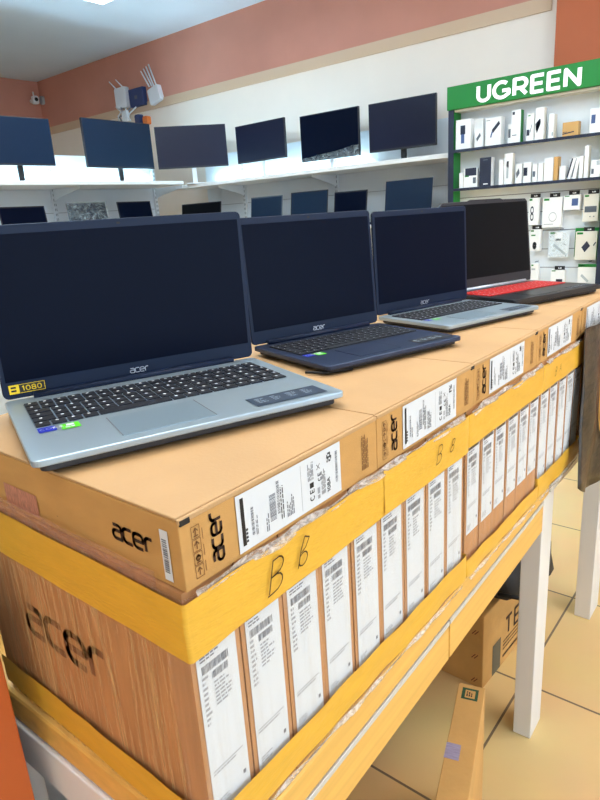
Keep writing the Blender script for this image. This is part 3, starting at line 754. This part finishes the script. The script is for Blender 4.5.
# ------------------------------------------------------------------ ROUTERS AND CAMERA ON THE WALL
XW = XB-.05
def wallpt(px, py, X=XW): return atx(px, py, X)
a, b = wallpt(113.5, 89), wallpt(127, 107)
t = thing('router', 'white router with two short antennas on the wall, left of the blue box', 'router', (XW, (a.y+b.y)/2, b.z), R(-90), 'routers on the back wall')
w, h = a.y-b.y, a.z-b.z
f = MB(); f.prism([(x, z+h/2) for x, z in rrect(w, h, .02)], -.05, 0, RPLAST, Matrix.Rotation(R(90), 4, 'X')); f.build('body', t, .004)
for s in (-.32, .3):
    f = MB(); f.tube([(w*s, .005, h-.005), (w*s-.10, .01, h+.075)], [.007, .005], RPLAST, 8); f.build('antenna', t, smooth=True)
a, b = wallpt(127.8, 90), wallpt(144, 104.5)
t = thing('router_box', 'dark blue network box on the wall between the two white routers', 'network box', (XW, (a.y+b.y)/2, b.z), R(-90))
w, h = a.y-b.y, a.z-b.z
f = MB(); f.box((-w/2, 0, 0), (w/2, .05, h), RNAVY); f.build('body', t, .006)
f = MB(); rect(f, -w*.1, h*.4, w*.1, h*.6, PGREY, lambda u, v: Vector((u, -.0008, v))); f.build('emblem', t)
a, b = wallpt(147.5, 88), wallpt(160.5, 101.5)
t = thing('router', 'white router with four long antennas on the wall, right of the blue box', 'router', (XW, (a.y+b.y)/2, b.z), R(-90), 'routers on the back wall')
w, h = a.y-b.y, a.z-b.z
TT = Matrix.Rotation(R(90), 4, 'X')
f = MB(); f.prism([(x+.01, z+h/2) for x, z in rrect(w*.95, h, .015)], -.051, 0, RPLAST, Matrix.Rotation(R(-14), 4, 'Y') @ TT); f.build('body', t, .004)
for k in range(4):
    x = -w*.38+w*.22*k
    f = MB(); f.tube([(x, .006, h-.01+.02*(k < 2)), (x-.10+.005*k, .01, h+.155+.012*k)], [.0075, .006], RPLAST, 8); f.build('antenna', t, smooth=True)
a = wallpt(122, 109); b = wallpt(131, 121)
t = thing('cable_bundle', 'tangle of grey cables with a small white box below the routers', 'cables', (0, 0, 0))
f = MB()
for k in range(5):
    p = wallpt(116+k*5, 107); q = wallpt(121+k*2, 112+2*(k % 3)); r_ = wallpt(119+k*3, 121)
    f.tube([p, q, (q+r_)/2+Vector((-.02, .02*(k % 2), 0)), r_], .007, CABLE if k % 2 else RPLAST, 6)
f.build('cables', t, smooth=True)
f = MB(); a = wallpt(123.5, 111.5); b = wallpt(130, 121); f.box((XW-.03, b.y, b.z), (XW, a.y, a.z), RPLAST); f.build('junction_box', t, .004)
f = MB(); a = wallpt(134, 115); b = wallpt(140, 123); f.prism([(x, z) for x, z in rrect(a.y-b.y, a.z-b.z, .018)], -.051, 0, RNAVY, Matrix.Translation((XW, (a.y+b.y)/2, (a.z+b.z)/2)) @ Matrix.Rotation(R(-90), 4, 'Z') @ TT)
tag(f.build('power_adapter', None, .004), 'small dark blue adapter peeping over the second monitor', 'adapter')
f = MB(); a = wallpt(142, 116.5); b = wallpt(147.5, 124); f.prism([(x, z) for x, z in rrect(a.y-b.y, a.z-b.z, .02)], -.051, 0, ORG, Matrix.Translation((XW, (a.y+b.y)/2, (a.z+b.z)/2)) @ Matrix.Rotation(R(-90), 4, 'Z') @ TT)
tag(f.build('orange_adapter', None, .004), 'small orange object on the wall beside the blue adapter', 'adapter')
# security camera in the corner, on the left wall
YWc = YL-.06
a, b = aty(30.5, 96, YWc), aty(37.5, 105, YWc)
t = thing('security_camera', 'small white security camera high in the wall corner', 'camera', ((a.x+b.x)/2, YWc, b.z), 0)
w, h = b.x-a.x, a.z-b.z
f = MB(); f.prism([(x, z+h/2) for x, z in rrect(w, h, .02)], 0, .05, RPLAST, TT); f.build('body', t, .004)
f = MB(); f.tube([(0, -.051, h*.55), (0, -.056, h*.55)], .02, BLACK, 12); f.build('lens', t)
f = MB(); f.tube([(w*.05, 0, h), (w*.05, .0, h+.045)], .008, RPLAST, 6); f.build('antenna', t)
f = MB(); f.tube([(0, 0, h*.5), (0, .059, h*.5)], .02, RPLAST, 8); f.build('mount', t)
a, b = atx(38.8, 96.5, XB-.03), atx(43, 104, XB-.03)
f = MB(); f.prism([(x, z) for x, z in rrect(abs(a.y-b.y), a.z-b.z, .02)], -.031, .0, SLATE, Matrix.Translation((XB-.03, (a.y+b.y)/2, (a.z+b.z)/2)) @ Matrix.Rotation(R(-90), 4, 'Z') @ TT)
tag(f.build('sensor_box', None, .004), 'small grey sensor box on the wall right of the security camera', 'sensor')

# ------------------------------------------------------------------ GREEN DISPLAY RACK
XG = 3.655
YG0, YG1 = .86, 1.77
DG = .10
ZH0, ZH1 = ZC+.537, ZC+.662
Z1, Z2 = ZC+.316, ZC+.098
t = thing('display_rack', 'tall accessory rack with a green header sign on the right', 'display rack', (0, 0, 0))
f = MB(); f.box((XG+DG, YG0, .05), (XG+DG+.02, YG1, ZH1-.01), PANEL)
z = .25
while z < Z2-.03:
    f.box((XG+DG-.0006, YG0, z), (XG+DG, YG1, z+.004), GREY); z += .105
f.build('back_panel', t)
for y0, y1 in ((YG1-.034, YG1), (YG0, YG0+.034)):
    f = MB(); f.box((XG, y0, .0), (XG+DG-.0008, y1, ZH0-.0005), NAVY)
    yi = y0-.0006 if y0 > 1.2 else y1+.0006
    f.poly([(XG+.004, yi, .05), (XG+DG-.002, yi, .05), (XG+DG-.002, yi, ZH0-.002), (XG+.004, yi, ZH0-.002)], UGRN)
    f.build('side_panel', t)
f = MB(); f.box((XG-.012, YG0-.25, ZH0), (XG+DG, YG1+.004, ZH1), UGRN); hs = f.build('header_sign', t, .002)
f = MB(); HW = .078; Wt = text_w('UGREEN', HW, .2, 1.08)
y_start = atx(476.5, 95, XG-.014).y
y_end = atx(580, 80, XG-.014).y
sx = (y_start-y_end)/Wt
text(f, 'UGREEN', HW, .235, SIGNW, lambda u, v: Vector((XG-.0135, y_start-.004-u*sx, ZH0+.021+v)), .2, 1.08); f.build('lettering', hs)
f = MB(); f.box((XG+.01, YG0+.0345, ZH0-.012), (XG+DG-.001, YG1-.0345, ZH0-.0008), PCREAM); f.build('header_underside', t)
for z in (Z1, Z2):
    f = MB(); f.box((XG+.001, YG0+.0345, z-.012), (XG+DG-.001, YG1-.0345, z), PCREAM); sb = f.build('shelf_board', t)
    f = MB(); f.box((XG-.005, YG0+.0345, z-.015), (XG+.0008, YG1-.0345, z+.001), NAVY); f.build('front_edge', sb)

def product(lab, px0, px1, ptop, z, X, D=.05, M=PWHITE, side=None, pic=None, tilt=0, name='accessory_box', group='boxed accessories on the rack shelves'):
    """box on a rack shelf; its left, right and top are measured on the plane of its front"""
    a = atx(px0, 150, X); b = atx(px1, 150, X); H = max(.02, atx((px0+px1)/2, ptop, X).z-z)
    a = atx(px0, ptop+10, X); b = atx(px1, ptop+10, X); w = a.y-b.y
    t = thing(name, lab, 'box', (X, (a.y+b.y)/2, z+.0005), R(-90), group)
    T = Matrix.Translation((w/2*(1 if tilt > 0 else -1), 0, 0)) @ Matrix.Rotation(R(tilt), 4, 'Y') @ Matrix.Translation((-w/2*(1 if tilt > 0 else -1), 0, 0)) if tilt else None
    f = MB(); f.box((-w/2, 0, 0), (w/2, D, H), M, T); f.build('carton', t, .001)
    P = lambda u, v: ((T or Matrix.Identity(4)) @ Vector((-w/2+u*w, -.0008, v*H)))
    f = MB()
    if side:
        f.poly([Vector((w/2+.0006, .001, .001)), Vector((w/2+.0006, D-.001, .001)), Vector((w/2+.0006, D-.001, H-.001)), Vector((w/2+.0006, .001, H-.001))], side)
    for q in (pic or []):
        if q[0] == 'r': rect(f, q[1], q[2], q[3], q[4], q[5], P)
        elif q[0] == 'l': strokes(f, [q[1]], q[2], q[3], P)
        elif q[0] == 't': textblock_n(f, q[1], q[2], q[3], q[4], q[5], q[6], P)
    if f.v: f.build('printed_picture', t)
    return t
def textblock_n(mb, u0, v0, u1, v1, rows, M, T):
    for i in range(rows):
        b = v1-(v1-v0)*i/rows; a = b-(v1-v0)/rows*.5; rect(mb, u0, a, u0+(u1-u0)*random.uniform(.6, 1), b, M, T)
XP = XG+.008
usb = lambda x0, y0, x1, y1, w, M=PGREY: ('l', [(x0, y0), (x1, y1)], w, M)
tx = lambda u0=.12, v0=.86, u1=.45, v1=.92, M=PGREY: ('t', u0, v0, u1, v1, 1, M)
product('tall white box picturing a dark microphone, first on the top rack shelf', 455.8, 470.7, 119.5, Z1, XP, .05, pic=[('r', .36, .2, .58, .55, PBLUE), ('r', .32, .5, .64, .8, PDARK)])
product('plain white box at the back between the microphone box and the large adapter box', 474, 483, 119, Z1, XP+.05, .035)
product('small white box picturing a slanted dark stick, second on the top rack shelf', 474.7, 482.7, 129, Z1, XP, .03, pic=[usb(.25, .4, .7, .7, .2)])
product('large white box picturing a slanted adapter, on the top rack shelf', 485.5, 501, 117.5, Z1, XP, .06, pic=[usb(.45, .5, .9, .8, .14, PDARK), ('l', [(.45, .5), (.35, .3)], .08, PBLUE), tx(.05, .88, .3, .92)])
product('small white box with grey side and dark oval picture on the top rack shelf', 508, 511.2, 124.5, Z1, XP, .05, side=SLATE, pic=[('r', .1, .3, .8, .75, PGREY)])
product('tall white box with a bright green side on the top rack shelf', 511.6, 520.7, 110, Z1, XP, .045, side=UGRN, pic=[('r', .1, .86, .35, .95, PDARK), tx(.1, .2, .7, .25)])
product('white box with a small black plug picture right of the green-sided box', 526.5, 534, 113.5, Z1, XP, .02, pic=[('r', .05, .2, .45, .42, PDARK), usb(.5, .3, .75, .6, .05, PDARK), tx(.2, .86, .6, .94, UGRN)])
o = product('tall white box with a black hanger on top and dark triangle picture', 535.2, 544, 107.5, Z1, XP, .045, side=PCREAM, pic=[('l', [(.1, .4), (.55, .55), (.2, .3)], .22, PDARK)])
product('narrow plain white box left of the wooden-coloured box', 548.8, 554, 114, Z1, XP, .05, side=PCREAM, pic=[('r', .65, .1, .9, .25, SLATE)])
product('low tan box with a dark stripe on the top rack shelf', 562.3, 578, 122, Z1, XP+.01, .045, PTAN, pic=[('l', [(.02, .2), (.75, .3)], .08, PDARK), ('r', .04, .3, .3, .34, PDARK)])
product('large pale box picturing a grey-blue device at the right end of the top rack shelf', 590, 604, 108, Z1, XP+.01, .06, pic=[('r', .1, .4, .4, .75, PBLUE)])
product('little white box at the left end of the second rack shelf', 459.2, 463, 173, Z2, XP, .05, side=PCREAM)
product('white box with a black upper half on the second rack shelf', 463.6, 477, 168, Z2, XP, .03, pic=[('r', .12, .6, .95, .99, PDARK), ('r', .7, .2, .92, .5, PGREY), ('r', .1, .55, .4, .64, UGRN)])
product('dark navy box standing on the second rack shelf', 479.6, 491, 157.5, Z2, XP, .05, PDARK, side=PWHITE, pic=[('r', .35, .06, .75, .1, PWHITE), ('r', .3, .9, .7, .93, PGREY)])
product('narrow white box right of the navy box', 499, 503.2, 160, Z2, XP, .03)
product('tall white box picturing a grey cable plug on the second rack shelf', 504.2, 512.4, 153.5, Z2, XP, .04, side=PCREAM, pic=[('r', .3, .2, .55, .7, SLATE), ('r', .32, .55, .55, .75, PGREY)])
product('low white box picturing a slanted dark plug on the second rack shelf', 515.5, 521.5, 164, Z2, XP, .03, pic=[usb(.15, .4, .6, .65, .3, PGREY)])
product('low white box picturing a black square on the second rack shelf', 523.2, 530.7, 162.5, Z2, XP, .03, pic=[('r', .05, .35, .55, .75, PDARK)])
product('low white box picturing a round dark device on the second rack shelf', 532.5, 537, 164, Z2, XP, .03, pic=[('r', .05, .3, .6, .6, PGREY)])
product('white box between the round-device box and the wide white pack', 538, 543, 163, Z2, XP, .04, side=PCREAM)
product('wide white pack left of the tan narrow box on the second rack shelf', 544, 553, 158, Z2, XP, .04)
product('narrow tan box on the second rack shelf', 553.6, 557.8, 156.8, Z2, XP, .05, PTAN)
product('low white box right of the narrow tan box', 559, 565, 166, Z2, XP, .04)
product('leaning white box with a black edge on the second rack shelf', 566.5, 570.5, 158, Z2, XP, .04, pic=[('r', .0, .05, .35, .95, PDARK)], tilt=14)
product('leaning white box right of the black-edged leaning box', 571.5, 576, 158, Z2, XP+.005, .04, tilt=10, pic=[('r', .0, .05, .25, .95, PGREY)])
product('upright white box left of the tallest white box on the second rack shelf', 579.2, 583, 156, Z2, XP, .04, side=PCREAM)
product('tallest slim white box on the second rack shelf', 584.7, 588.8, 145.5, Z2, XP, .04, side=PCREAM)
product('white box with a dark picture at the right end of the second rack shelf', 590.5, 600, 160, Z2, XP+.01, .05, pic=[('r', .1, .2, .35, .5, PGREY), ('r', .6, .7, .95, .95, SLATE)])

def hanging(lab, px0, py0, px1, py1, pic, M=PWHITE, card=None, depth=.03, blister=False, tab=True):
    X = XG+DG-.05; a = atx(px0, py0, X); b = atx(px1, py1, X); c = atx((px0+px1)/2, (py0+py1)/2, X)
    w = atx(px0, (py0+py1)/2, X).y-atx(px1, (py0+py1)/2, X).y; H = atx((px0+px1)/2, py0, X).z-atx((px0+px1)/2, py1, X).z
    t = thing('hanging_accessory', lab, 'packet', (X, c.y, c.z-H/2), R(-90), 'packets hanging on the rack')
    P = lambda u, v: Vector((-w/2+u*w, -.0008, v*H))
    f = MB()
    if blister:
        f.box((-w/2, .016, 0), (w/2, .018, H), card or PANEL); f.build('backing_card', t)
        f = MB(); f.box((-w/2+.006, 0, .006), (w/2-.006, .0158, H*.95), FILMC); f.build('blister', t, .004)
        P = lambda u, v: Vector((-w/2+u*w, .0152, v*H))
        f = MB()
    else:
        f.box((-w/2, 0, 0), (w/2, depth, H), M); f.build('carton', t, .001)
        f = MB()
        if card: f.box((-w/2-.012, depth+.001, H*.1), (w/2+.004, depth+.003, H*1.12), card); f.build('backing_card', t); f = MB()
    rect(f, .06, .90, .34, .97, UGRN, P)
    for q in pic:
        if q[0] == 'r': rect(f, *q[1:5], q[5], P)
        elif q[0] == 'l': strokes(f, [q[1]], q[2], q[3], lambda u, v: P(u, v))
    f.build('printed_picture', t)
    if tab:
        f = MB(); f.box((-.028+w*.1, .006, H+.0005), (.028+w*.1, .0075, H+.022), BLACK); f.box((-.008+w*.1, .0055, H+.007), (.010+w*.1, .006, H+.014), PWHITE); f.build('hanger_tab', t)
    f = MB(); f.tube([(w*.1, -.004, H+.012), (w*.1, .0495, H+.012)], .0025, PGREY, 6); f.build('hook', t)
ring = lambda cx, cy, rx, ry: arc(cx, cy, rx, ry, 0, 360, 10)
hanging('hanging white packet picturing a looped black cable beside the gaming laptop', 528.5, 198, 538.7, 225, [('l', ring(.35, .55, .14, .12), .06, PDARK), ('l', ring(.35, .3, .14, .12), .06, PDARK)])
hanging('large plain white hanging packet in the top row of hooks', 542.3, 197.5, 561.5, 227.5, [('l', ring(.55, .35, .2, .15), .02, LGREY), ('r', .1, .1, .6, .12, LGREY)])
hanging('small white hanging packet with a blue square picture', 563.5, 195, 580, 210, [('r', .5, .28, .88, .76, PBLUE)])
hanging('cream hanging packet picturing a dark device at the right end of the top row', 583.2, 194, 598.5, 221.5, [('r', .1, .34, .88, .56, PGREY), ('r', .45, .16, .52, .2, PGREY), ('r', .7, .16, .77, .2, PGREY)], PCREAM)
hanging('small hanging packet picturing a round plug, half hidden by the gaming laptop', 530, 229.5, 540.5, 251, [('l', ring(.45, .25, .12, .1), .16, PGREY), ('r', .1, .7, .5, .76, UGRN)])
hanging('clear blister packet with a white adapter in the second row', 547.5, 231.5, 568, 258, [('r', .28, .6, .68, .98, PWHITE), ('r', .35, .64, .6, .72, PDARK), ('l', [(.25, .5), (.85, .12)], .1, SLATE)], blister=True, tab=False)
hanging('cream packet picturing a black device on a green backing card', 575, 231.5, 596.5, 260, [('l', [(.38, .36), (.62, .58)], .24, PDARK), ('l', [(.85, .5), (.95, .62)], .05, PDARK)], PCREAM, UGRN)
hanging('hanging packet picturing a black square in the bottom row', 550.5, 270, 564.5, 284, [('r', .4, .05, .85, .35, PDARK)])
hanging('pale packet with a green top in the bottom row', 577.5, 264, 595.5, 286, [('r', 0, .86, 1, 1, UGRN), ('l', [(.2, .5), (.6, .2)], .12, SLATE)], tab=False)
hanging('pale packet in the bottom row right beside the gaming laptop', 530.5, 264, 538, 284, [('r', .1, .7, .6, .78, SLATE)], tab=False)

# ------------------------------------------------------------------ LIGHTS
def ceiling_light(x, y, w, d, c, strength, lab, up=6):
    """flat fixture hung a little below the ceiling: a diffuser below, and, added to brighten the ceiling, a weaker cool uplight above"""
    t = thing('ceiling_light', lab, 'ceiling light', (x, y, HC-.16), 0, 'ceiling light panels')
    f = MB(); f.box((-w/2-.02, -d/2-.02, .006), (w/2+.02, d/2+.02, .03), WHITE); f.build('frame', t)
    M = mat('light_%d_%d' % (int(c[2]), int(strength*10)), (255, 255, 255), .5, emit=strength, c2=c)
    f = MB(); f.box((-w/2, -d/2, 0), (w/2, d/2, .0055), M); f.build('diffuser', t)
    f = MB(); f.box((-w/2, -d/2, .0305), (w/2, d/2, .034), mat('fill_uplight', (255, 255, 255), .5, emit=up, c2=(206, 230, 255))); f.build('fill_uplight', t)  # upward glow added only to brighten the ceiling
    for sx in (-1, 1):
        f = MB(); f.tube([(sx*w*.4, 0, .0345), (sx*w*.4, 0, .16)], .004, PGREY, 6); f.build('hanger_rod', t)
COOL, WARM = (214, 240, 255), (255, 247, 236)
ceiling_light(2.50, 3.50, .8, .84, COOL, 9, 'bright ceiling light panel at the top edge of the photo')
ceiling_light(1.1, 2.6, .6, 1.2, COOL, 11, 'ceiling light panel above the laptops')
ceiling_light(1.8, -.7, 1.2, .6, WARM, 14, 'ceiling light panel right of the camera')
ceiling_light(.6, 1.0, 1.2, .6, WARM, 9, 'ceiling light panel over the near end of the cartons')
ceiling_light(-1.3, .6, 1.2, .6, WARM, 3, 'unseen fill light panel added left of the camera')  # added fill for the left faces of cartons and table
ceiling_light(2.5, .9, .6, .6, COOL, 12, 'unseen fill light panel added near the green rack')  # added out of view to brighten the rack

W = bpy.data.worlds.new('world'); bpy.context.scene.world = W; W.use_nodes = True
W.node_tree.nodes['Background'].inputs['Color'].default_value = (.70, .84, 1, 1); W.node_tree.nodes['Background'].inputs['Strength'].default_value = 2.7
sc = bpy.context.scene
sc.view_settings.view_transform = 'Standard'; sc.view_settings.look = 'None'; sc.view_settings.exposure = .22
sc.cycles.max_bounces = 8; sc.cycles.transparent_max_bounces = 16; sc.cycles.use_denoising = True
